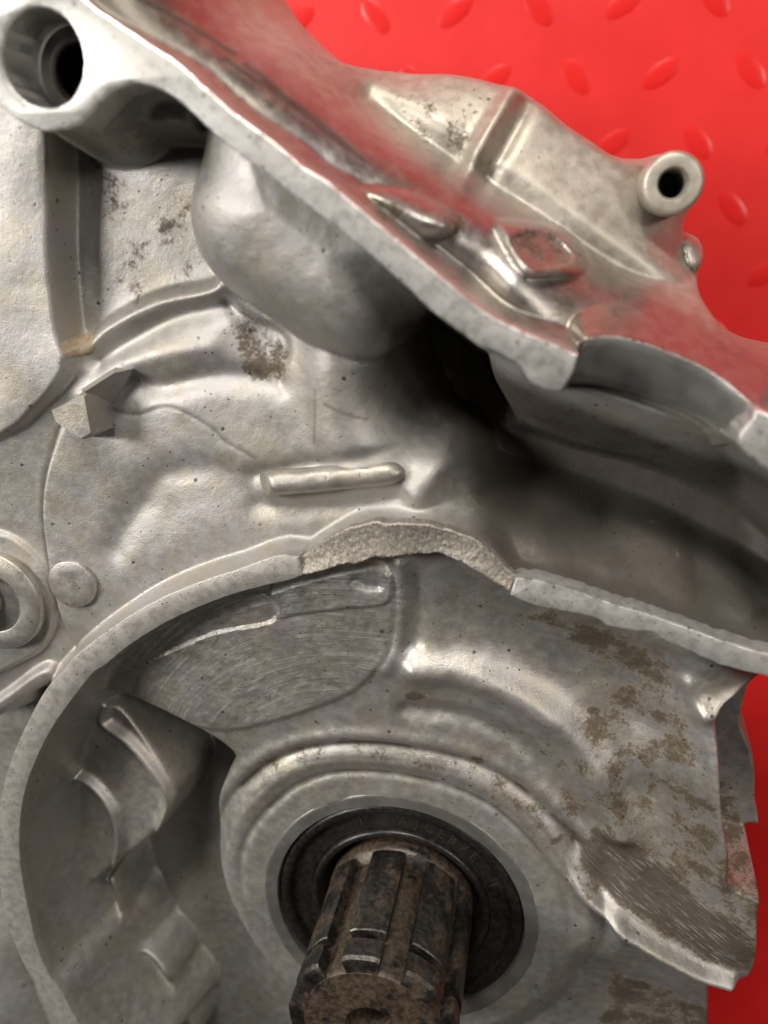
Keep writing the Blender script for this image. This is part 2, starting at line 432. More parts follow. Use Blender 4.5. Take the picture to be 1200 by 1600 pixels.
# --- smooth base through anchors (photo x, photo y, height)
ANCH = [
 # left plateau and pocket
 (-150,-150,-14),(-150,250,-14),(-150,700,-15.5),(-150,1000,-17),(40,270,-14),(40,420,-14),(30,560,-14.3),(20,700,-15.8),(10,800,-17),
 (200,280,-21),(280,300,-20.5),(150,300,-22),(150,420,-21.5),(270,410,-20),(330,330,-19),
 (200,480,-18.2),(320,450,-17.8),(170,570,-18.3),(300,540,-17),(400,560,-17.5),(420,500,-18.5),
 (250,640,-17),(160,720,-17),(300,700,-17.3),(130,800,-17),(220,800,-17.6),(350,800,-17),(400,650,-17),(470,650,-17.2),(560,650,-18),
 (500,820,-17.5),(600,790,-17.5),(660,770,-17.5),(700,725,-18),(620,700,-18.5),(130,960,-17.5),(200,900,-17.5),(330,850,-17.5),
 (480,400,-15),(560,480,-17),(600,560,-19),
 (0,900,-17.5),(60,1000,-18),(10,1060,-19),(-60,1150,-24),(10,1180,-27),(-120,1400,-39),(0,1480,-37),(30,1570,-38),
 # deep gap and trough on the right
 (670,520,-35),(700,600,-37),(735,640,-37),(770,690,-36),(900,735,-36.5),(1030,775,-37),(1180,850,-37),(1280,900,-37),
 (790,590,-19),(860,640,-20.5),(940,670,-22),(1040,700,-24),(1130,770,-37),
 (750,740,-32),(830,770,-33),(950,810,-34),(1080,870,-33.5),(1180,940,-31),
 (760,800,-21),(850,850,-19.5),(950,890,-19.5),(1080,930,-19),(1190,980,-17),(690,810,-18.2),
 # bowl
 (200,1060,-22),(300,1010,-20),(400,960,-18.8),(500,920,-18),(590,940,-18.5),(560,1010,-20),(450,1050,-21),(380,1110,-22),(300,1120,-22.5),
 (500,1120,-22.5),(590,1090,-22),(420,1180,-24),(370,1260,-26),(345,1350,-28),(370,1440,-29.5),
 (540,1180,-23.5),(640,1170,-23.5),(720,1190,-24),
 (640,900,-18.5),(650,980,-20.5),(670,1040,-20.5),(720,930,-20.5),(720,1000,-22),(800,1000,-23),(830,960,-21),(900,1040,-23.5),(960,1000,-20),
 (750,1065,-20.5),(850,1120,-20.8),(930,1220,-21.2),(965,1300,-22),
 (1000,1120,-22.5),(1030,1050,-18),(1070,1130,-16),(1010,1230,-23.5),(1090,1230,-14.5),(1060,1320,-20.5),(1140,1330,-14.5),
 (680,1120,-22.8),(780,1160,-23.5),(870,1240,-24),(900,1320,-24.5),(860,1330,-23.5),
 (940,1370,-23.5),(1040,1400,-22),(1100,1450,-20.5),(1160,1480,-19),(1000,1440,-21.5),
 (200,1150,-46),(100,1200,-44),(80,1330,-45),(150,1300,-46),(280,1250,-46),(300,1400,-48),(230,1520,-50),(120,1520,-48),(350,1560,-50),(430,1600,-49),(300,1750,-51),
 (830,1400,-24.5),(850,1480,-27),(760,1580,-28),(900,1500,-29),(980,1560,-31),(1080,1580,-33),(850,1640,-31),(600,1750,-34),(900,1750,-34),(1080,1700,-36),
 # outer wall and flange
 (290,60,-9),(380,100,-12),(460,150,-14),(540,220,-14),(620,280,-14),(700,350,-12),(800,450,-10),(890,490,-13),(990,500,-16),(1100,545,-16),(1190,590,-14),
 (350,20,-19),(430,70,-23),(520,140,-24),(610,200,-24),(700,260,-23),(770,310,-22),(860,360,-22),(940,420,-22),(1050,480,-22),(1150,540,-21),(1250,600,-20),
 (420,20,-30),(490,60,-31),(560,130,-31),(640,170,-30),(720,210,-29),(800,270,-29),(880,310,-29),(960,370,-29),(1030,420,-29),(1090,500,-28),(1170,560,-27),
 (400,-60,-36),(470,20,-38),(560,105,-37),(680,120,-35),(760,140,-34),(850,190,-34),(930,240,-35),(1000,280,-36),(1060,360,-38),(1100,440,-38),(1140,510,-36),
 (250,-120,-14),(350,-130,-35),(1290,640,-24),(1320,560,-36),
]
def tps(anch, lam=0.6):
    A = np.array(anch, float); xy = PP(anch); n = len(xy)
    d2 = ((xy[:, None]-xy[None])**2).sum(-1)
    def U(d2): return np.where(d2 > 1e-9, 0.5*d2*np.log(np.maximum(d2, 1e-9)), 0)
    K = U(d2)+lam*np.eye(n)*30
    Pm = np.c_[np.ones(n), xy]
    L = np.block([[K, Pm], [Pm.T, np.zeros((3, 3))]])
    w = np.linalg.solve(L, np.r_[A[:, 2], 0, 0, 0])
    cg = 1.5
    cx = np.arange(x0-2*cg, x1+3*cg, cg); cy = np.arange(y0-2*cg, y1+3*cg, cg)
    CXg, CYg = np.meshgrid(cx, cy); Q = np.stack([CXg.ravel(), CYg.ravel()], 1)
    out = np.empty(len(Q))
    for s in range(0, len(Q), 4000):
        q = Q[s:s+4000]
        out[s:s+4000] = U(((q[:, None]-xy[None])**2).sum(-1)) @ w[:n]+np.c_[np.ones(len(q)), q] @ w[n:]
    C = out.reshape(CXg.shape)
    def up(Cm, t_old0, step, tnew, axis):
        u = (tnew-t_old0)/step; i = np.floor(u).astype(int); f = u-i
        i = np.clip(i, 1, Cm.shape[axis]-3)
        g = lambda k: np.take(Cm, i+k, axis=axis)
        sh = [1, 1]; sh[axis] = -1; f = f.reshape(sh)
        a, b, c, d = g(-1), g(0), g(1), g(2)
        return 0.5*(2*b+(c-a)*f+(2*a-5*b+4*c-d)*f*f+(3*b-3*c+d-a)*f**3)
    t = up(C, cx[0], cg, gx, 1)
    return up(t, cy[0], cg, gy, 0)
H = np.clip(tps(ANCH), -56, -3)
STAIN = np.zeros_like(H); GREASE_SHADE = np.zeros_like(H); SCR = np.zeros_like(H); POL = np.zeros_like(H)

def window(pts, mar):
    a = np.clip(int((pts[:, 0].min()-mar-x0)/G), 0, NXg); b = np.clip(int((pts[:, 0].max()+mar-x0)/G)+2, 0, NXg)
    c = np.clip(int((pts[:, 1].min()-mar-y0)/G), 0, NYg); d = np.clip(int((pts[:, 1].max()+mar-y0)/G)+2, 0, NYg)
    return slice(c, d), slice(a, b)
def dist(pts, mar, closed=False):
    """distance to a polyline (and the value of a third column on its nearest point) inside its window"""
    sl = window(pts, mar); x, y = XX[sl], YY[sl]
    best = np.full(x.shape, 1e9); val = np.zeros(x.shape)
    n = len(pts)
    for i in range(n if closed else n-1):
        a, b = pts[i], pts[(i+1) % n]
        dx, dy = b[0]-a[0], b[1]-a[1]; L2 = dx*dx+dy*dy+1e-12
        t = np.clip(((x-a[0])*dx+(y-a[1])*dy)/L2, 0, 1)
        d2 = (x-a[0]-t*dx)**2+(y-a[1]-t*dy)**2
        k = d2 < best; best[k] = d2[k]
        if pts.shape[1] > 2: val[k] = (a[2]+(b[2]-a[2])*t)[k]
    return sl, np.sqrt(best), val
def inside(pts, sl):
    x, y = XX[sl], YY[sl]; r = np.zeros(x.shape, bool); n = len(pts)
    for i in range(n):
        ax, ay = pts[i][:2]; bx, by = pts[(i+1) % n][:2]
        if ay == by: continue
        c = ((ay > y) != (by > y)) & (x < (bx-ax)*(y-ay)/(by-ay)+ax)
        r ^= c
    return r
def sdf(pts, mar):
    sl, d, _ = dist(pts, mar, True)
    return sl, np.where(inside(pts, sl), -d, d)
def cv(pts, h, closed=False, step=1.0): return curve(pts, h, closed, step)
def ridge(pts, h, amp, rad, power=2.0, taper=0.0):
    """raised (or, amp < 0, sunken) soft line"""
    global H
    c = cv(pts, h)
    sl, d, _ = dist(c, rad*3)
    H[sl] += amp*np.exp(-(d/rad)**power)
def step(pts, h, dh, w, w_out=None):
    """lift a closed region by dh with an edge w wide"""
    c = cv(pts, h, True); sl, s = sdf(c, w+1)
    H[sl] += dh*smooth((w/2-s)/w)
def lip(pts, h, dh, L, w):
    """sudden step along an open line: the left of its run is higher, fading away over L"""
    c = cv(pts, h); n = len(c)
    c3 = np.c_[c, np.linspace(0, 1, n)]
    sl, d, v = dist(c3, L*2)
    x, y = XX[sl], YY[sl]
    i = np.clip((v*(n-1)).astype(int), 0, n-2)
    tx, ty = c[i+1, 0]-c[i, 0], c[i+1, 1]-c[i, 1]
    s = np.where(tx*(y-c[i, 1])-ty*(x-c[i, 0]) > 0, d, -d)
    end = smooth(v/0.15)*smooth((1-v)/0.15)
    H[sl] += dh*(smooth((s+w/2)/w)-0.5)*np.exp(-(d/L)**2)*end
def level(pts, h, target, w, strength=1.0):
    c = cv(pts, h, True); sl, s = sdf(c, w+1)
    m = smooth((w/2-s)/w)*strength
    H[sl] = H[sl]*(1-m)+target*m
def dome(pts, h, amp, w, power=2.0, mask=None):
    """pillow: rises from its outline over w with a rounded shoulder"""
    c = cv(pts, h, True); sl, s = sdf(c, 3)
    t = np.clip(-s/w, 0, 1)
    H[sl] += amp*np.sqrt(np.clip(1-(1-t)**power, 0, 1))*(1 if mask is None else mask[sl])
def blur(sl, r, it=2):
    global H
    A = H[sl]
    for _ in range(it):
        for ax in (0, 1):
            pad = [(0, 0), (0, 0)]; pad[ax] = (r, r)
            B = np.pad(A, pad, mode='edge').cumsum(ax)
            k = 2*r
            if ax == 0: A = (B[k:]-np.pad(B, ((1, 0), (0, 0)))[:-k-1][:B.shape[0]-k])/(k+1) if False else np.stack([np.pad(A, pad, mode='edge')[j:j+A.shape[0]] for j in range(k+1)]).mean(0)
            else: A = np.stack([np.pad(A, pad, mode='edge')[:, j:j+A.shape[1]] for j in range(k+1)]).mean(0)
    H[sl] = A
def paint(T, pts, h, amount, soft):
    c = cv(pts, h, True); sl, s = sdf(c, soft+1)
    T[sl] = np.maximum(T[sl], amount*smooth((soft/2-s)/soft))

_md = [(-400,-400),(-120,-90),(20,-40),(150,60),(270,125),(400,230),(560,350),(680,460),(800,545),(880,570),(950,562),(1050,592),(1130,640),(1200,690),(1330,790),(1700,900),(1700,-500)]
INNER = 1.0-inside(crom(PP(_md, -1.0), True, 1.5), (slice(0, NYg), slice(0, NXg)))
# --- left plateau standing over the pocket
level([(118,205),(250,215),(345,225),(330,300),(330,390),(345,440),(250,462),(180,500),(135,535),(116,430)], -21, -21.3, 3.0, 0.9)
level([(-250,-250),(40,100),(74,190),(74,330),(78,430),(90,525),(100,575),(50,640),(-20,690),(-250,760)], -13.5, -13.6, 1.8, 0.92)
# pocket ridge and groove
ridge([(135,545),(180,512),(250,474),(340,452)], -17.5, 1.0, 2.6)
ridge([(150,560),(200,530),(270,497),(345,478)], -18, -1.9, 2.2)
ridge([(190,600),(250,605),(320,590),(390,592),(430,600)], -17, -1.5, 2.2)
ridge([(130,620),(190,575),(260,552),(330,540)], -17, 0.8, 2.0)
# crease of the big round land
lip([(118,1040),(98,970),(80,890),(70,800),(82,720),(112,640),(150,600)], -17.3, -1.6, 7, 0.9)
ridge([(112,640),(80,720),(68,800),(78,890),(95,965),(115,1030)], -17.5, -0.45, 0.6)
# hollows in the round land
ridge([(175,860),(215,790),(255,745),(330,735),(390,760)], -17.3, -1.0, 3.0)
ridge([(250,790),(330,775),(400,800)], -17.3, -0.5, 3.5)
# corner hollow beside the pillow
step([(350,470),(400,500),(445,520),(452,560),(430,590),(400,560),(370,520)], -18, -0.9, 2.2)
# crack-like parting lines
ridge([(170,640),(210,648),(260,635),(300,650),(335,672),(352,690),(380,705),(400,718)], -17, -0.12, 0.4)
# pillow under the diagonal rim
ridge([(545,500),(545,600),(552,660),(560,690)], -17, 3.0, 7.0, 3.0)
lump = cv([(320,245),(303,300),(302,350),(318,402),(352,446),(400,482),(450,516),(500,548),(548,566),(592,560),(628,530),(660,490),(740,440),(720,340),(600,240),(470,150),(380,110),(335,170)], -16.5, True)
sl_, s_ = sdf(lump, 4)
t_ = np.clip(-s_/21.0, 0, 1)
z_ = -18.0+13.2*np.sqrt(np.clip(1-(1-t_)**2.3, 0, 1))
H[sl_] = np.where((s_ < 0) & (INNER[sl_] > 0), np.maximum(np.minimum(H[sl_], -13.0), z_), H[sl_])
H = np.where(INNER > 0, np.minimum(H, -4.8), H)
# hollow around the rod
ridge([(395,742),(470,728),(560,712),(640,700),(668,680)], -17.5, -1.0, 1.6)
ridge([(400,790),(500,792),(620,775)], -17.5, -0.8, 2.0)
ridge([(725,655),(700,700),(660,770)], -18, 1.6, 2.6)
ridge([(700,770),(760,815),(830,850)], -19, 0.8, 2.2)
ridge([(1265,640),(1285,760),(1295,900),(1300,1060)], -20, 20, 7.0, 4)
level([(648,505),(700,505),(748,535),(765,600),(800,680),(770,712),(725,672),(690,650),(662,600),(645,560)], -25, -43, 3.0)
level([(780,668),(900,702),(1040,742),(1180,815),(1260,880),(1260,940),(1150,880),(1020,815),(880,765),(765,728)], -33, -42, 4.5, 0.9)
# trough wall relief
# bowl: scraped ledge with its steps
step([(130,1095),(200,1010),(300,950),(420,915),(540,880),(612,885),(612,990),(590,1040),(545,1085),(460,1120),(345,1148),(260,1125),(180,1090)], -21, 0.7, 1.6)
step([(428,905),(480,890),(560,880),(606,885),(606,940),(540,948),(470,958),(432,962)], -18, 0.5, 0.6)
step([(418,920),(300,955),(190,1025),(150,1080),(220,1040),(330,990),(430,965)], -19.5, -0.5, 0.5)
ridge([(560,905),(572,912),(590,915)], -18, -0.9, 0.9)
# upright fillet between ledge and the smooth side
ridge([(628,880),(630,950),(622,1010),(600,1050)], -19, 0.9, 1.6)
ridge([(655,890),(650,950),(645,1010)], -20, -1.0, 2.0)
# bright shoulder round the hub
ridge([(650,1045),(720,1050),(800,1082),(870,1130),(920,1190),(955,1260),(968,1310)], -20.5, 2.5, 3.2)
ridge([(640,1110),(720,1118),(800,1155),(860,1215),(895,1280),(905,1330)], -23, -1.7, 2.4)
# deep side of the bowl
level([(340,1162,-24),(360,1192,-24),(334,1240,-24.5),(324,1300,-25),(336,1370,-25),(368,1440,-25),(420,1512,-25),(480,1580,-25),(560,1690,-25),(560,1850,-25),(200,1850,-20),(140,1640,-12),(90,1530,-12),(50,1430,-12),(36,1340,-12),(36,1270,-12),(60,1190,-13),(110,1105,-15),(160,1092,-21),(220,1110,-22),(280,1132,-22.5)], -24, -47.0, 2.4)
level([(30,1400),(115,1408),(178,1362),(200,1430),(212,1468),(250,1498),(275,1540),(295,1650),(150,1720),(50,1560)], -33, -34.0, 3.0)
level([(40,1250),(70,1165),(130,1085),(180,1105),(235,1170),(272,1230),(272,1270),(240,1315),(190,1352),(118,1405),(60,1400),(36,1330)], -27, -28.5, 2.2, 1.0)
ridge([(168,1095),(160,1128),(200,1160),(238,1205),(262,1250),(248,1295)], -27, 2.4, 1.4)
ridge([(105,1205),(145,1222),(178,1265),(188,1310),(182,1345)], -28, 2.3, 1.3)
ridge([(92,1220),(92,1290),(100,1350),(108,1400)], -28, 2.0, 1.6)
ridge([(115,1408),(190,1355),(240,1312)], -27, -1.0, 1.2)
ridge([(175,1360),(195,1420),(205,1465),(245,1495),(270,1530)], -33, 2.2, 1.5)
# stained corner with its long raised edge
ridge([(800,1335),(850,1368),(900,1405),(1000,1472),(1090,1527),(1140,1545)], -19.5, 4.6, 1.9)
ridge([(700,1640),(760,1540),(820,1470),(850,1452),(900,1450)], -26, -1.2, 1.6)
ridge([(1095,1085),(1140,1080),(1200,1068),(1300,1050)], -21, 1.8, 1.8)
ridge([(930,1290),(945,1340),(950,1400)], -22.5, -1.0, 2.5)
ridge([(1075,1060),(1100,1130),(1118,1220),(1125,1320),(1130,1380)], -17.5, 1.0, 1.6)
level([(1122,1105),(1124,1150),(1128,1240),(1142,1325),(1166,1392),(1400,1392),(1400,1050),(1205,1074),(1150,1088)], -17.5, -36, 2.2)
# outer wall: bumps and the flange's cross rib
dome([(548,292),(585,290),(640,298),(690,318),(715,345),(700,372),(655,378),(610,350),(575,320)], -11, 3.2, 3.5)
dome([(770,345),(810,340),(870,350),(905,378),(922,412),(905,432),(860,435),(822,430),(795,395)], -14, 3.4, 1.6)
dome([(795,375),(830,360),(870,372),(900,405),(870,420),(830,418)], -12, -2.2, 2.0)
ridge([(745,272),(765,225),(788,180),(806,140)], -33, 3.4, 2.0)
ridge([(760,275),(785,230),(805,190),(818,160)], -34, -2.0, 1.8)
ridge([(560,150),(640,205),(740,275),(830,330),(930,400),(1040,465)], -25, -4.5, 2.6)
ridge([(500,60),(600,140),(680,165),(740,175)], -35, 1.0, 6.0)
ridge([(830,215),(900,260),(960,290)], -35, 1.0, 6.0)
dome([(1070,380),(1090,362),(1112,375),(1112,410),(1095,425),(1075,415)], -37, 3.5, 2.5)
# lug beside the left screw
ridge([(-30,1125),(20,1092),(60,1062),(78,1052)], -18, 3.0, 2.0, 4)
level([(-200,1140),(20,1118),(70,1075),(60,1110),(20,1180),(0,1260),(-10,1400),(-200,1400)], -22, -31, 3.0, 0.9)
step([(-60,850),(0,830),(50,860),(82,910),(80,985),(40,1030),(-60,1050)], -17.5, 1.2, 0.8)

# --- outlines of the rims
DIAG_UP = [(-95,-40),(-20,-95),(80,-60),(135,0),(175,28),(210,52),(250,78),(285,103),(320,135),(360,170),(395,196),(435,226),(475,260),(515,285),(552,316),(600,356),(645,393),(700,440),(765,490),(820,518),(870,538),(905,556)]
DIAG_LO = [(897,580),(880,607),(868,614),(845,607),(827,595),(814,575),(785,556),(750,541),(720,520),(675,487),(645,458),(600,418),(550,376),(500,336),(450,298),(410,268),(370,238),(335,210),(300,176),(270,151),(240,136),(210,130),(180,138),(155,160),(135,183),(110,199),(80,205),(50,200),(20,182),(0,165),(-40,135),(-90,60)]
diag = np.r_[crom(PP(DIAG_UP, 0.0), False, 0.8), crom(PP(DIAG_LO, 0.0), False, 0.6)]
CHUNK = [(1185,641),(1174,660),(1166,664),(1152,692),(1165,708),(1185,722),(1205,736),(1260,775),(1320,820),(1345,770),(1270,700),(1215,655)]
chunk = crom(PP(CHUNK, 0.0), True, 0.6)
RIM_Z = -11.5
CO = [(468,870),(455,868),(440,867),(415,873),(370,890),(320,906),(265,928),(220,951),(180,977),(145,1002),(115,1027),(100,1045),(70,1080),(45,1125),(25,1168),(10,1210),(1,1250),(-6,1300),(-6,1350),(0,1390),(8,1430),(20,1468),(40,1512),(66,1558),(92,1605),(130,1665),(180,1730)]
CI = [(200,1700),(150,1640),(115,1585),(98,1552),(76,1522),(57,1475),(45,1425),(36,1380),(31,1340),(31,1290),(38,1240),(55,1190),(80,1140),(110,1096),(145,1052),(163,1040),(200,1010),(250,978),(305,951),(360,930),(410,916),(450,907),(473,899)]
ring = np.r_[crom(PP(CO, RIM_Z), False, 0.7), crom(PP(CI, RIM_Z), False, 0.7)]
FU = [(468,872),(500,850),(540,828),(575,818),(630,816),(670,820),(710,830),(745,845),(770,865),(788,886),(806,902)]
FL = [(474,897),(505,890),(530,884),(565,878),(600,872),(640,868),(670,867),(700,872),(740,887),(765,905),(785,918),(794,924)]
RU = [(806,902),(840,907),(880,916),(920,930),(970,947),(1025,963),(1075,981),(1130,1001),(1175,1015),(1210,1024),(1290,1052),(1340,1075)]
RL = [(1335,1110),(1280,1090),(1205,1060),(1155,1047),(1120,1037),(1075,1017),(1040,1002),(1018,988),(995,987),(960,981),(948,978),(930,966),(890,957),(850,950),(812,938),(797,930),(794,924)]
lower = np.r_[crom(PP(RU, RIM_Z), False, 0.6), crom(PP(RL, RIM_Z), False, 0.6)[:-1]]
fract = np.r_[crom(PP(FU, RIM_Z-0.5), False, 0.7), crom(PP(FL, RIM_Z-0.5), False, 0.7)[::-1]]
# bearing saddle bitten out of the wall
NU = [(916,531,-5.0),(950,527,-6.6),(1000,537,-7.6),(1050,555,-8),(1095,575,-7.6),(1135,600,-6.4),(1165,625,-4.5),(1184,642,-3)]
NL = [(892,592,-6.5),(940,599,-9),(990,613,-10.4),(1040,631,-11),(1090,651,-10.4),(1130,676,-8.6),(1146,686,-6),(1155,692,-4)]
nu, nl = PP(NU), PP(NL)
notch = np.r_[crom(nu, False, .7), crom(nl, False, .7)[::-1]]

H = np.where(INNER > 0, np.minimum(H, -4.8), H)
for pl_ in (notch,):
    sl_, s_ = sdf(pl_, 4)
    m_ = smooth((2.8-s_)/2.8); H[sl_] = np.minimum(H[sl_], H[sl_]*(1-m_)-15.5*m_)
def raise_wall(poly, top, k, fil, ins=0.35, sub=1.0):
    """web under a rim: drafted sides (k mm of drop per mm) with a fillet into the floor"""
    sl, s = sdf(poly, 14)
    z = top-sub-k*np.maximum(s+ins, 0)
    a, b = H[sl], z
    h = np.clip(0.5+0.5*(b-a)/fil, 0, 1)
    m = a*(1-h)+b*h+fil*h*(1-h)
    H[sl] = np.where(s < -ins, top-sub, np.minimum(m, np.maximum(top-sub, a)))
raise_wall(diag, 0.0, 5.0, 2.5, ins=0.8, sub=2.0)
raise_wall(chunk, 0.0, 5.0, 2.0, ins=0.8, sub=2.0)
raise_wall(notch, -10.5, 4.0, 2.0, ins=0.3, sub=2.2)
raise_wall(ring, RIM_Z, 3.5, 2.5)
raise_wall(fract, RIM_Z-0.5, 3.5, 2.5, sub=1.3, ins=0.6)
raise_wall(lower, RIM_Z, 4.0, 2.0, ins=0.7, sub=1.6)

for e_, side_, k_, g_ in ((crom(np.c_[nu, [p_[2] for p_ in NU]], False, .7), 0, 2.4, 0.5), (crom(np.c_[nl, [p_[2] for p_ in NL]], False, .7), 1, 3.5, 0.9)):
    sl_, d_, v_ = dist(e_, 9)
    H[sl_] = np.where(INNER[sl_] == side_, np.maximum(H[sl_], v_-g_-k_*d_), H[sl_])
# --- hub: turned seat round the shaft
SEAL_Z = -24.5
HX, HY = P(621, 1425, SEAL_Z)
RS = abs(P(812, 1425, SEAL_Z)[0]-P(430, 1425, SEAL_Z)[0])/2
RR = np.hypot(XX-HX, YY-HY); ANG = np.arctan2(YY-HY, XX-HX)
r = RR/RS
hubz = np.interp(r, [0, 1.06, 1.10, 1.22, 1.30, 1.42, 1.5, 1.56, 1.64, 1.74], [-34, -34, -24.4, -24.4, -24.3, -24.0, -24.2, -24.7, -24.4, -25.5])
wob = 0.03*np.sin(3*ANG+0.7)+0.02*np.sin(7*ANG)
mh = smooth((1.62+wob-r)/0.34)
H = H*(1-mh)+hubz*mh
for rr_, a_, w_ in ((1.33, -0.6, 0.035), (1.47, 0.8, 0.06), (1.60, -0.9, 0.04), (1.70, 0.7, 0.06)):
    sector = smooth((np.sin(ANG)+0.25)/0.4)
    H += a_*np.exp(-((r-rr_-wob*0.6)/w_)**2)*sector

# --- casting unevenness
def vnoise(scale, seed):
    g = np.random.default_rng(seed)
    nx, ny = int((x1-x0)/scale)+6, int((y1-y0)/scale)+6
    C = g.standard_normal((ny, nx))
    u = (gx-x0)/scale+1; i = u.astype(int); f = smooth(u-i)
    t = C[:, i]*(1-f)+C[:, i+1]*f
    v = (gy-y0)/scale+1; j = v.astype(int); f = smooth(v-j)[:, None]
    return t[j]*(1-f)+t[j+1]*f
H += 0.10*vnoise(7, 1)+0.025*vnoise(2.4, 2)+0.010*vnoise(1.0, 3)
# pores and chips
# --- outside of the casting: drop to the red surface
OUT_TOP = [(395,-230),(405,-60),(425,-10),(448,20),(480,52),(515,80),(545,92),(600,96),(660,102),(720,106),(780,120),(812,130),(850,152),(885,182),(930,212),(965,234),(1010,238),(1050,230),(1092,250),(1104,290),(1090,330),(1082,358),(1108,372),(1114,400),(1102,430),(1098,455),(1115,490),(1140,515),(1175,535),(1215,545),(1300,560),(1345,590),(1420,600),(2800,700),(2800,-1400),(395,-1400)]
out_top = crom(PP(OUT_TOP, -39.0), True, 1.0)
OUT_R = [(1420,1060,-24),(1228,1084,-26),(1198,1092,-30),(1173,1108,-36),(1171,1130,-36),(1185,1165,-36),(1193,1205,-36),(1193,1250,-36),(1199,1290,-36),(1201,1330,-30),(1191,1380),(1191,1460),(1189,1515),(1175,1548),(1136,1553),(1127,1575),(1131,1620),(1136,1740),(1141,1850),(1161,2800),(2800,2800),(2800,1000)]
out_r = crom(PP(OUT_R, -22.0), True, 1.0)
OUTM = np.zeros(H.shape, bool)
XO, YO = XX.copy(), YY.copy()
for poly, w, DEEP in ((out_top, 2.4, -50.0), (out_r, 2.0, -60.0)):
    sl, s = sdf(poly, 5)
    full = np.full(H.shape, 1e3); full[sl] = s
    ins_ = inside(poly, (slice(0, NYg), slice(0, NXg)))
    full = np.where(ins_ & (full > 900), -1e3, full)
    m = np.clip((w-full)/w, 0, 1)
    H = H+(DEEP-H)*np.where(full <= 0, 1, m**2.2)
    OUTM |= full <= 0
    gyv, gxv = np.gradient(np.clip(full, -20, 20), G)
    gl = np.hypot(gxv, gyv)+1e-9
    band = (full <= 0) & (full > -1.2)
    XO = np.where(band, XO-gxv/gl*full, XO); YO = np.where(band, YO-gyv/gl*full, YO)
# --- stains, oil residue and painted shade
paint(STAIN, [(900,1120),(980,1030),(1060,1060),(1120,1180),(1140,1330),(1100,1400),(960,1380),(900,1250)], -21, 0.60, 9)
paint(STAIN, [(905,1340),(960,1300),(1080,1390),(1165,1440),(1165,1515),(1090,1495),(1000,1435),(930,1390)], -21.5, 1.35, 5)
paint(STAIN, [(850,1190),(930,1180),(990,1280),(960,1400),(900,1380)], -22, 0.55, 6)
paint(STAIN, [(860,950),(1000,985),(1060,1060),(980,1070),(890,1010),(800,970)], -20, 0.75, 6)
paint(STAIN, [(620,1070),(680,1060),(700,1110),(630,1120)], -22, 0.42, 4)
paint(STAIN, [(380,1180),(560,1130),(760,1150),(880,1250),(850,1330),(700,1220),(560,1190),(420,1230)], -24, 0.42, 4)
paint(STAIN, [(1100,1290),(1175,1290),(1175,1440),(1130,1420)], -24, 0.7, 4)
paint(STAIN, [(960,1500),(1110,1570),(1120,1700),(900,1700),(940,1560)], -32, 0.75, 6)
paint(STAIN, [(130,230),(330,250),(320,440),(150,490)], -19, 0.36, 8)
paint(STAIN, [(360,480),(450,520),(450,600),(380,590)], -18, 0.6, 5)
paint(STAIN, [(560,290),(720,330),(720,390),(620,370)], -10, 0.55, 5)
paint(STAIN, [(790,350),(910,370),(920,430),(800,420)], -13, 0.6, 4)
paint(STAIN, [(700,560),(1060,680),(1060,780),(800,720)], -24, 0.5, 6)
paint(STAIN, [(560,90),(770,150),(740,290),(600,210)], -33, 0.33, 8)
paint(GREASE_SHADE, [(650,500),(720,500),(800,680),(1050,750),(1200,830),(1200,900),(1000,800),(780,740),(690,650)], -30, 0.8, 7)  # oil residue, with the shade of deep gap and trough painted in
paint(GREASE_SHADE, [(690,560),(760,560),(1080,700),(1250,760),(1250,1000),(1130,990),(940,925),(820,890),(740,800),(720,720)], -24, 1.05, 5)  # trough wall residue, laid on heavier to stand in for shade
paint(GREASE_SHADE, [(110,140),(230,125),(335,215),(320,270),(200,240)], -10, 0.55, 5)  # shade under the corner boss, painted into the colour
paint(GREASE_SHADE, [(800,860),(830,840),(760,790),(720,830)], -17, 0.3, 5)
for a_, b_, r_ in ((650,1085,2.2),(845,1180,1.2),(868,1322,1.5),(745,1195,1.2),(1030,1110,2.5),(930,1115,1.5)):
    q_ = P(a_, b_, -22); STAIN = np.maximum(STAIN, 0.95*np.exp(-((XX-q_[0])**2/(r_*1.5)**2+(YY-q_[1])**2/r_**2)))
paint(SCR, [(910,1330),(980,1300),(1165,1420),(1165,1530),(950,1420)], -21, 0.4, 6)
paint(SCR, [(150,1080),(300,950),(610,890),(610,1000),(540,1090),(340,1145)], -20, 1.0, 5)

paint(POL, [(100,-60),(200,20),(330,110),(480,240),(620,350),(780,480),(920,540),(1200,640),(1400,700),(1400,640),(1180,545),(1000,440),(850,350),(700,270),(560,190),(440,110),(330,10),(280,-150)], -14, 1.0, 6)
def paintline(T, pts, h, w, amount):
    c = cv(pts, h); sl, d, _ = dist(c, w*3)
    T[sl] = np.maximum(T[sl], amount*np.exp(-(d/w)**2))
paintline(GREASE_SHADE, [(170,640),(210,648),(260,635),(300,650),(335,672),(352,690),(380,705),(400,718)], -17, 0.4, 0.75)
paintline(GREASE_SHADE, [(515,625),(545,640),(575,652)], -17.5, 0.35, 0.8)
paintline(GREASE_SHADE, [(498,605),(497,640),(493,690)], -17, 0.35, 0.7)
for a_, b_ in (((345,88),(535,232)), ((372,94),(470,180)), ((210,-5),(355,78)), ((400,120),(560,248))):
    paintline(GREASE_SHADE, [a_, ((a_[0]+b_[0])/2+4, (a_[1]+b_[1])/2-2), b_], -10, 0.42, 1.0)
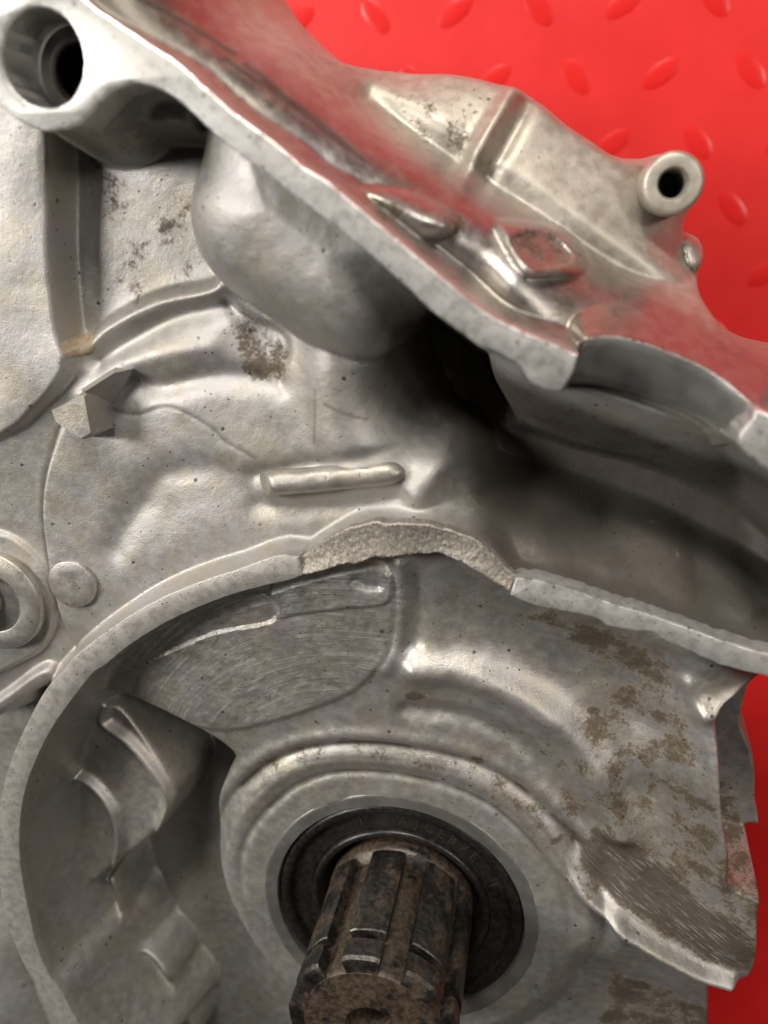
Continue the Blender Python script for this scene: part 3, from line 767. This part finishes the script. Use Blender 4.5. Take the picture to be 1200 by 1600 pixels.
# dirt packed in the turned grooves of the hub
for rr_, w_, a_ in ((1.34, 0.025, 0.95), (1.61, 0.035, 1.1), (1.50, 0.022, 0.8)):
    sector = smooth((np.sin(ANG-0.15)-0.1)/0.5)
    GREASE_SHADE = np.maximum(GREASE_SHADE, a_*np.exp(-((r-rr_-wob*0.6)/w_)**2)*sector*(0.35+0.65*smooth((vnoise(5, 8)+0.4)/0.8)))
# --- cut into the parts of the casting
base_xy = P(600, 900, -40)
cover = thing('gear_case', 'broken cast aluminium gear case lying on the red surface', 'gear case', (base_xy[0], base_xy[1], RED_Z))
fx, fy = (XX[:-1, :-1]+XX[1:, 1:])/2, (YY[:-1, :-1]+YY[1:, 1:])/2
def face_in(poly):
    global XX, YY
    a, b = XX, YY
    XX, YY = fx, fy
    r = inside(poly, (slice(None), slice(None)))
    XX, YY = a, b
    return r
mid_diag = [(-400,-400),(-120,-90),(20,-40),(150,60),(270,125),(400,230),(560,350),(680,460),(800,545),(880,570),(950,562),(1050,592),(1130,640),(1200,690),(1330,790),(1700,900),(1700,-500)]
outer_face = face_in(crom(PP(mid_diag, -1.0), True, 1.5))
FL_IN = [(330,-260),(372,-20),(440,70),(540,165),(640,225),(740,292),(840,345),(940,412),(1050,478),(1180,560),(1330,640),(1700,700),(1700,-500),(600,-500)]
flange_face = face_in(crom(PP(FL_IN, -26.0), True, 1.5)) & outer_face
bowl_poly = [(-20,1290),(40,1180),(120,1062),(220,980),(380,907),(470,885),(560,855),(640,843),(720,852),(780,890),(840,925),(960,962),(1060,995),(1160,1030),(1330,1095),(1600,1200),(1600,1900),(300,1900),(120,1620),(30,1490),(12,1380)]
bowl_face = face_in(crom(PP(bowl_poly, RIM_Z-0.5), True, 1.5)) & ~outer_face
idx = np.arange(NXg*NYg).reshape(NYg, NXg)
quads = np.stack([idx[:-1, :-1], idx[:-1, 1:], idx[1:, 1:], idx[1:, :-1]], -1)
zmax = np.maximum.reduce([H[:-1, :-1], H[1:, :-1], H[:-1, 1:], H[1:, 1:]])
keep = ~(OUTM[:-1, :-1] & OUTM[1:, :-1] & OUTM[:-1, 1:] & OUTM[1:, 1:])
hub_hole = (np.hypot(fx-HX, fy-HY) < 1.07*RS)
# bolt hole through the corner boss
BX, BY = P(66, 91, 0.0); RB = abs(P(127, 91, 0)[0]-P(4, 91, 0)[0])/2*1.03
bolt_hole = np.hypot(fx-BX, fy-BY) < RB*0.98+1.0
keep &= ~hub_hole & ~bolt_hole
bc = P(560, 1300, -20)
ra_ = np.hypot(XX-bc[0], YY-bc[1]); an_ = np.arctan2(YY-bc[1], XX-bc[0])
SU = ra_*1.25; SV = an_*1.6
cr = XX > P(890, 1200, -21)[0]
ca, sa = math.cos(-0.62), math.sin(-0.62)
SU = np.where(cr, (-XX*sa+YY*ca)*2.2, SU); SV = np.where(cr, (XX*ca+YY*sa)*0.16, SV)
allv = np.stack([XO, YO, H], -1).reshape(-1, 3)
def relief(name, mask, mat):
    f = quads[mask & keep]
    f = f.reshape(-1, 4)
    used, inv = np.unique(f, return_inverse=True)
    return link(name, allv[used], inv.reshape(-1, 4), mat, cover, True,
                {'stain': STAIN.ravel()[used], 'grease_shade': GREASE_SHADE.ravel()[used], 'scratch': SCR.ravel()[used], 'polish': POL.ravel()[used], 'su': SU.ravel()[used], 'sv': SV.ravel()[used]})
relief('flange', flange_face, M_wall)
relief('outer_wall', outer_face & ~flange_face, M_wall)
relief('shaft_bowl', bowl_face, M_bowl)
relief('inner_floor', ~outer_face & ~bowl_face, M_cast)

def Hat(x, y):
    return float(H[int(np.clip((y-y0)/G, 0, NYg-1)), int(np.clip((x-x0)/G, 0, NXg-1))])
slab('case_body', [crom(PP([(-100,100),(300,100),(600,380),(880,600),(1000,800),(980,1150),(860,1450),(400,1650),(-100,1600)], -60), True, 3.0)], -62.0, RED_Z, M_cast, cover, 1.0)
# ------------------------------------------------------------------ rims
th = np.linspace(0, 2*math.pi, 72, endpoint=False)
cb = np.stack([BX+RB*np.cos(th), BY+RB*np.sin(th)], 1)
rim_main = slab('mating_rim', [diag, cb], 0.0, -7, M_rim, cover, 0.42, 0.12, edge=M_edge)
lathe('counterbore', [(RB+0.3, -0.3), (RB, -0.8), (RB, -8.5), (RB*0.96, -8.8), (RB*0.70, -8.8), (RB*0.66, -9.3), (RB*0.66, -10)], (BX, BY), M_bore, rim_main, 72, deg=50)
lathe('threaded_hole', [(RB*0.70, -9.45)]+[(RB*(0.66 if k % 2 else 0.60), -9.6-k*0.6) for k in range(28)]+[(RB*0.6, -27), (0.01, -27)], (BX, BY), M_thread, rim_main, 72, deg=70)
o = slab('mating_rim', [chunk], 0.0, -7, M_rim, cover, 0.45, 0.5, edge=M_edge)
slab('bowl_rim', [ring], RIM_Z, RIM_Z-2.6, M_rim2, cover, 0.22, 0.06)
slab('bowl_rim', [lower], RIM_Z, RIM_Z-5, M_rim, cover, 0.35, 0.16, edge=M_edge)
A = np.c_[crom(PP(FU, RIM_Z-0.4), False, 0.5), ]; B = crom(PP(FL, RIM_Z-0.4), False, 0.5)
A = np.c_[A, np.full(len(A), RIM_Z-0.4)]; B = np.c_[B, np.full(len(B), RIM_Z-0.4)]
for E_, sd_ in ((A, 1.0), (B, 5.0)):
    for q_ in range(2, len(E_)-2):
        E_[q_, 0] += 0.35*mnoise.noise(Vector((q_*0.13, sd_, 0))); E_[q_, 1] += 0.55*mnoise.noise(Vector((q_*0.17, sd_+3, 0)))+0.2*mnoise.noise(Vector((q_*0.6, sd_, 2)))
strip('fractured_rim', A, B, lambda t, s: 0.9*math.sin(s*7+1)*(t-0.5)-0.3*math.sin(math.pi*t)+0.3*math.sin(s*17), 2.4, M_frac, cover, 280, 22, 0.3, 4.0, 0.12, 1.2)
nuz = crom(np.c_[nu, [p[2] for p in NU]], False, 0.5); nlz = crom(np.c_[nl, [p[2] for p in NL]], False, 0.5)
strip('bearing_saddle', nuz, nlz, None, 11.0, M_bore, cover, 140, 10, 0.25)
# seal seat
lathe('seal_seat', [(1.15*RS, -26.0), (1.125*RS, -24.5), (1.11*RS, -24.3), (1.09*RS, -24.25), (1.03*RS, -24.55), (1.012*RS, -24.55), (1.004*RS, -25.2), (1.004*RS, -33), (0.3*RS, -33.2)], (HX, HY), M_seat, cover, 160, deg=50)

# ------------------------------------------------------------------ raised details on the floor
def rod(name, a, b, r0, r1, mat, sink=0.25):
    """half-sunk cast rod with a sawn flat end and one rounded end"""
    a = np.array(a); b = np.array(b); L = np.linalg.norm(b-a); d = (b-a)/L
    u = np.cross([0, 0, 1], d); u /= np.linalg.norm(u); v = np.cross(d, u)
    V, Fc = [], []; m = 28; ss = list(np.r_[0, 0.02, np.linspace(0.17, 0.86, 24), 0.90, 0.94, 0.97, 0.99, 1.0])
    for i, s in enumerate(ss):
        r_ = r0+(r1-r0)*s
        if i == 0: r_ *= 0.88
        if s > 0.86: r_ *= math.sqrt(max(0.03, 1-((s-0.86)/0.14)**2))
        for k in range(m):
            t = 2*math.pi*k/m
            p = a+d*L*s+u*r_*math.cos(t)+v*r_*math.sin(t)
            if i < 2: p = p+d*(p[2]-a[2]+r_)*0.75
            p = p+np.array(mnoise.noise_vector(Vector(p*0.6)))*0.14
            V.append(tuple(p))
    for i in range(len(ss)-1):
        for k in range(m):
            Fc.append((i*m+k, i*m+(k+1) % m, (i+1)*m+(k+1) % m, (i+1)*m+k))
    Fc.append(tuple(range(m))); Fc.append(tuple(range((len(ss)-1)*m, len(ss)*m)))
    o = link(name, V, Fc, mat, cover); o.data.materials.append(M_frac); o.data.polygons[len(Fc)-2].material_index = 1
    fix_normals(o); return sharp(o, 50)
ra = P(400, 758, -15.2); rb = P(632, 738, -16.0)
rod('cast_rod', (*ra, -15.6), (*rb, -16.4), 2.45, 2.1, M_bowl)
o = lathe('sawn_end', [(0.01, 0), (1.9, 0), (2.0, -.4)], (0, 0), M_frac, None, 24)
bpy.data.objects.remove(o)
def tooth():
    # broken triangular stub: flat top, falling to a tail
    top = PP([(82,642),(102,632),(126,616),(132,620),(142,676),(128,684),(106,672),(88,658)], -10.2)
    tail = PP([(135,612),(178,583),(206,575),(212,584),(186,612),(158,652),(146,682)], -15.5)
    V, Fc = [], []
    n = len(top)
    for x, y in top: V.append((x, y, -10.0+0.25*mnoise.noise(Vector((x, y, 0)))))
    c = top.mean(0)
    for x, y in top: V.append((x+(x-c[0])*0.10, y+(y-c[1])*0.10, -10.7))
    for x, y in top: V.append((x+(x-c[0])*0.22, y+(y-c[1])*0.22, -19))
    Fc.append(tuple(range(n)))
    for r_ in range(2):
        for i in range(n): Fc.append((r_*n+i, r_*n+(i+1) % n, (r_+1)*n+(i+1) % n, (r_+1)*n+i))
    o = link('broken_tooth', V, Fc, M_bowl, cover); fix_normals(o); sharp(o, 25)
    q = [(128,615,-10.5),(143,679,-11.2),(178,583,-14.0),(207,576,-17.0),(190,610,-17.4),(160,652,-17.8),(148,684,-18.2),(128,606,-17.6),(180,574,-17.6)]
    V = [(*P(*p_), p_[2]) for p_ in q]; c = np.mean([v[:2] for v in V], 0)
    Fc = [(0, 2, 4, 5), (0, 5, 6, 1), (2, 3, 4), (0, 7, 8, 2), (2, 8, 3)]
    for k_ in (7, 8, 3, 4, 5, 6, 1): V.append((V[k_][0], V[k_][1], -21.0))
    lst = [7, 8, 3, 4, 5, 6, 1]
    for k_ in range(6): Fc.append((lst[k_], lst[k_+1], 9+k_+1, 9+k_))
    o = link('tooth_tail', V, Fc, M_cast, cover); fix_normals(o); sharp(o, 20)
tooth()
# flat round ejector mark
ex, ey = P(113, 912, -16.6); re = abs(P(148, 912, -16.6)[0]-P(78, 912, -16.6)[0])/2
ez = Hat(ex, ey)
lathe('ejector_mark', [(re*1.06, ez-2), (re, ez+0.35), (re*0.95, ez+0.5), (re*0.5, ez+0.42), (0.01, ez+0.45)], (ex, ey), M_bowl, cover, 56, deg=60)
# spot of tan sealant
ex2, ey2 = P(131, 538, -18.0); ez2 = Hat(ex2, ey2)+0.05
V_, F_ = [(ex2, ey2, ez2+0.1)], []
for q_, dz_ in ((0.5, 0.10), (0.85, 0.06), (1.0, -0.3)):
    for k in range(24):
        t = 2*math.pi*k/24; q = 2.3*q_*(1+0.25*mnoise.noise(Vector((math.cos(t)*1.7, math.sin(t)*1.7, 4))))
        x_, y_ = ex2+q*math.cos(t), ey2+q*math.sin(t)
        V_.append((x_, y_, Hat(x_, y_)+dz_+0.06))
for k in range(24):
    l = (k+1) % 24; F_ += [(0, 1+k, 1+l), (1+k, 25+k, 25+l, 1+l), (25+k, 49+k, 49+l, 25+l)]
fix_normals(link('sealant_spot', V_, F_, plain('tan_sealant', (0.40, 0.31, 0.21), 0.6), cover))
# tube boss on the flange
tx, ty = P(1052, 286, -28.0); rt = abs(P(1103, 286, -28)[0]-P(1003, 286, -28)[0])/2
lathe('flange_tube', [(rt*1.02, -46), (rt, -29.2), (rt*0.94, -28.3), (rt*0.82, -28.0), (rt*0.52, -28.2), (rt*0.45, -28.8), (rt*0.43, -45), (0.01, -45)], (tx, ty), M_wall, cover, 56, deg=45)

# ------------------------------------------------------------------ screw on the left
sx, sy = P(-12, 940, -15.0)
scr = thing('flange_screw', 'silver flanged screw in the left edge beside the bowl rim', 'screw', (sx, sy, -17))
RSc = abs(P(62, 940, -15)[0]-sx)
lathe('washer_flange', [(RSc, -17.4), (RSc*1.0, -15.3), (RSc*0.95, -14.8), (RSc*0.62, -14.5), (RSc*0.6, -14.6)], (sx, sy), M_bowl, scr, 72, deg=50)
lathe('screw_head', [(RSc*0.60, -15.2), (RSc*0.585, -12.6), (RSc*0.52, -11.9), (RSc*0.34, -11.8), (RSc*0.32, -12.2), (RSc*0.30, -14.6), (0.01, -14.8)], (sx-4.5, sy+0.5), M_zinc, scr, 6*8, deg=40)

# ------------------------------------------------------------------ oil seal
seal = thing('oil_seal', 'black rubber oil seal ring around the splined shaft', 'oil seal', (HX, HY, -33))
seal_body = lathe('seal_body', [(0.998*RS, -33), (0.998*RS, -25.9), (0.985*RS, -25.3), (0.955*RS, -25.1), (0.925*RS, -25.25), (0.905*RS, -25.9), (0.895*RS, -26.7), (0.86*RS, -26.9), (0.74*RS, -26.9), (0.735*RS, -27.6), (0.70*RS, -27.8), (0.685*RS, -33)], (HX, HY), M_rub, seal, 128, deg=50)
lathe('seal_lip', [(0.735*RS, -28.5), (0.733*RS, -26.4), (0.715*RS, -25.9), (0.69*RS, -25.95), (0.672*RS, -26.4), (0.655*RS, -28.0), (0.62*RS, -29.0), (0.60*RS, -31)], (HX, HY), M_rub, seal, 128, deg=50)
def lettering():
    me_all = bmesh.new()
    chars = [('I', 112), ('.', 102), ('A', 88), ('J', 80.5), ('C', 73.5), ('E', 66.5), ('B', 59.5), ('7', 52), ('E', 44.5), ('I', 24)]
    rad = 0.82*RS
    dg = bpy.context.evaluated_depsgraph_get()
    for ch, deg in chars:
        cu = bpy.data.curves.new('t', 'FONT'); cu.body = ch; cu.size = 3.3*S; cu.extrude = 0.12*S; cu.align_x = 'CENTER'; cu.align_y = 'CENTER'; cu.resolution_u = 3
        ob = bpy.data.objects.new('t', cu); col.objects.link(ob)
        dg = bpy.context.evaluated_depsgraph_get(); dg.update()
        me = bpy.data.meshes.new_from_object(ob.evaluated_get(dg))
        a = math.radians(deg)
        me.transform(Matrix.Translation(Vector((HX+rad*math.cos(a), HY+rad*math.sin(a), -26.85))*S) @ Matrix.Rotation(a-math.pi/2, 4, 'Z'))
        me_all.from_mesh(me)
        bpy.data.objects.remove(ob); bpy.data.curves.remove(cu); bpy.data.meshes.remove(me)
    me = bpy.data.meshes.new('embossed_lettering'); me_all.to_mesh(me); me_all.free(); me.materials.append(M_emb)
    o = bpy.data.objects.new('embossed_lettering', me); col.objects.link(o)
    o.parent = seal_body
lettering()

# ------------------------------------------------------------------ splined shaft
TIP_Z = 4.0
RM = 0.655*RS*0.91            # over the splines
RC = RM*0.84                  # valleys
shaft = thing('splined_shaft', 'rusty dark steel splined shaft standing up through the oil seal', 'shaft', (HX, HY, -33))
def rz(r_, z): return (r_, z)
lathe('shaft_core', [(RM*0.99, -33), (RM*0.99, -26.5), (RM*0.95, -25.5), (RC, -24.5), (RC, TIP_Z-0.9), (RC*0.95, TIP_Z-0.05), (RC*0.93, TIP_Z), (RM*0.30, TIP_Z), (RM*0.27, TIP_Z-0.6), (RM*0.24, TIP_Z-6), (0.01, TIP_Z-6.2)], (HX, HY), M_rust, shaft, 96, deg=40)
def spline_tooth(a0):
    V, Fc = [], []; half = math.radians(13); n = 8
    segs = [(-25.0, TIP_Z-7.0), (TIP_Z-5.2, TIP_Z-0.1)]
    for za, zb in segs:
        b0 = len(V)
        zz = [za, za+0.25, zb-0.9, zb-0.25, zb]
        rr = [RM*0.985, RM, RM, RM*0.97, RM*0.93] if zb > TIP_Z-1 else [RM*0.985, RM, RM, RM, RM*0.985]
        for z, R_ in zip(zz, rr):
            for k in range(n+1):
                t = a0-half+2*half*k/n
                e = 0.985 if k in (0, n) else 1
                V.append((HX+R_*e*math.cos(t), HY+R_*e*math.sin(t), z))
            for k in (n, 0):
                t = a0-half*1.0+2*half*1.0*k/n
                V.append((HX+RC*0.9*math.cos(t), HY+RC*0.9*math.sin(t), z))
        m = n+3
        for i in range(4):
            for k in range(m): Fc.append((b0+i*m+k, b0+i*m+(k+1) % m, b0+(i+1)*m+(k+1) % m, b0+(i+1)*m+k))
        Fc.append(tuple(b0+k for k in range(m))); Fc.append(tuple(b0+4*m+k for k in range(m)))
    o = link('spline_tooth', V, Fc, M_steel, shaft); fix_normals(o); sharp(o, 30)
for k in range(8): spline_tooth(math.radians(97+45*k))
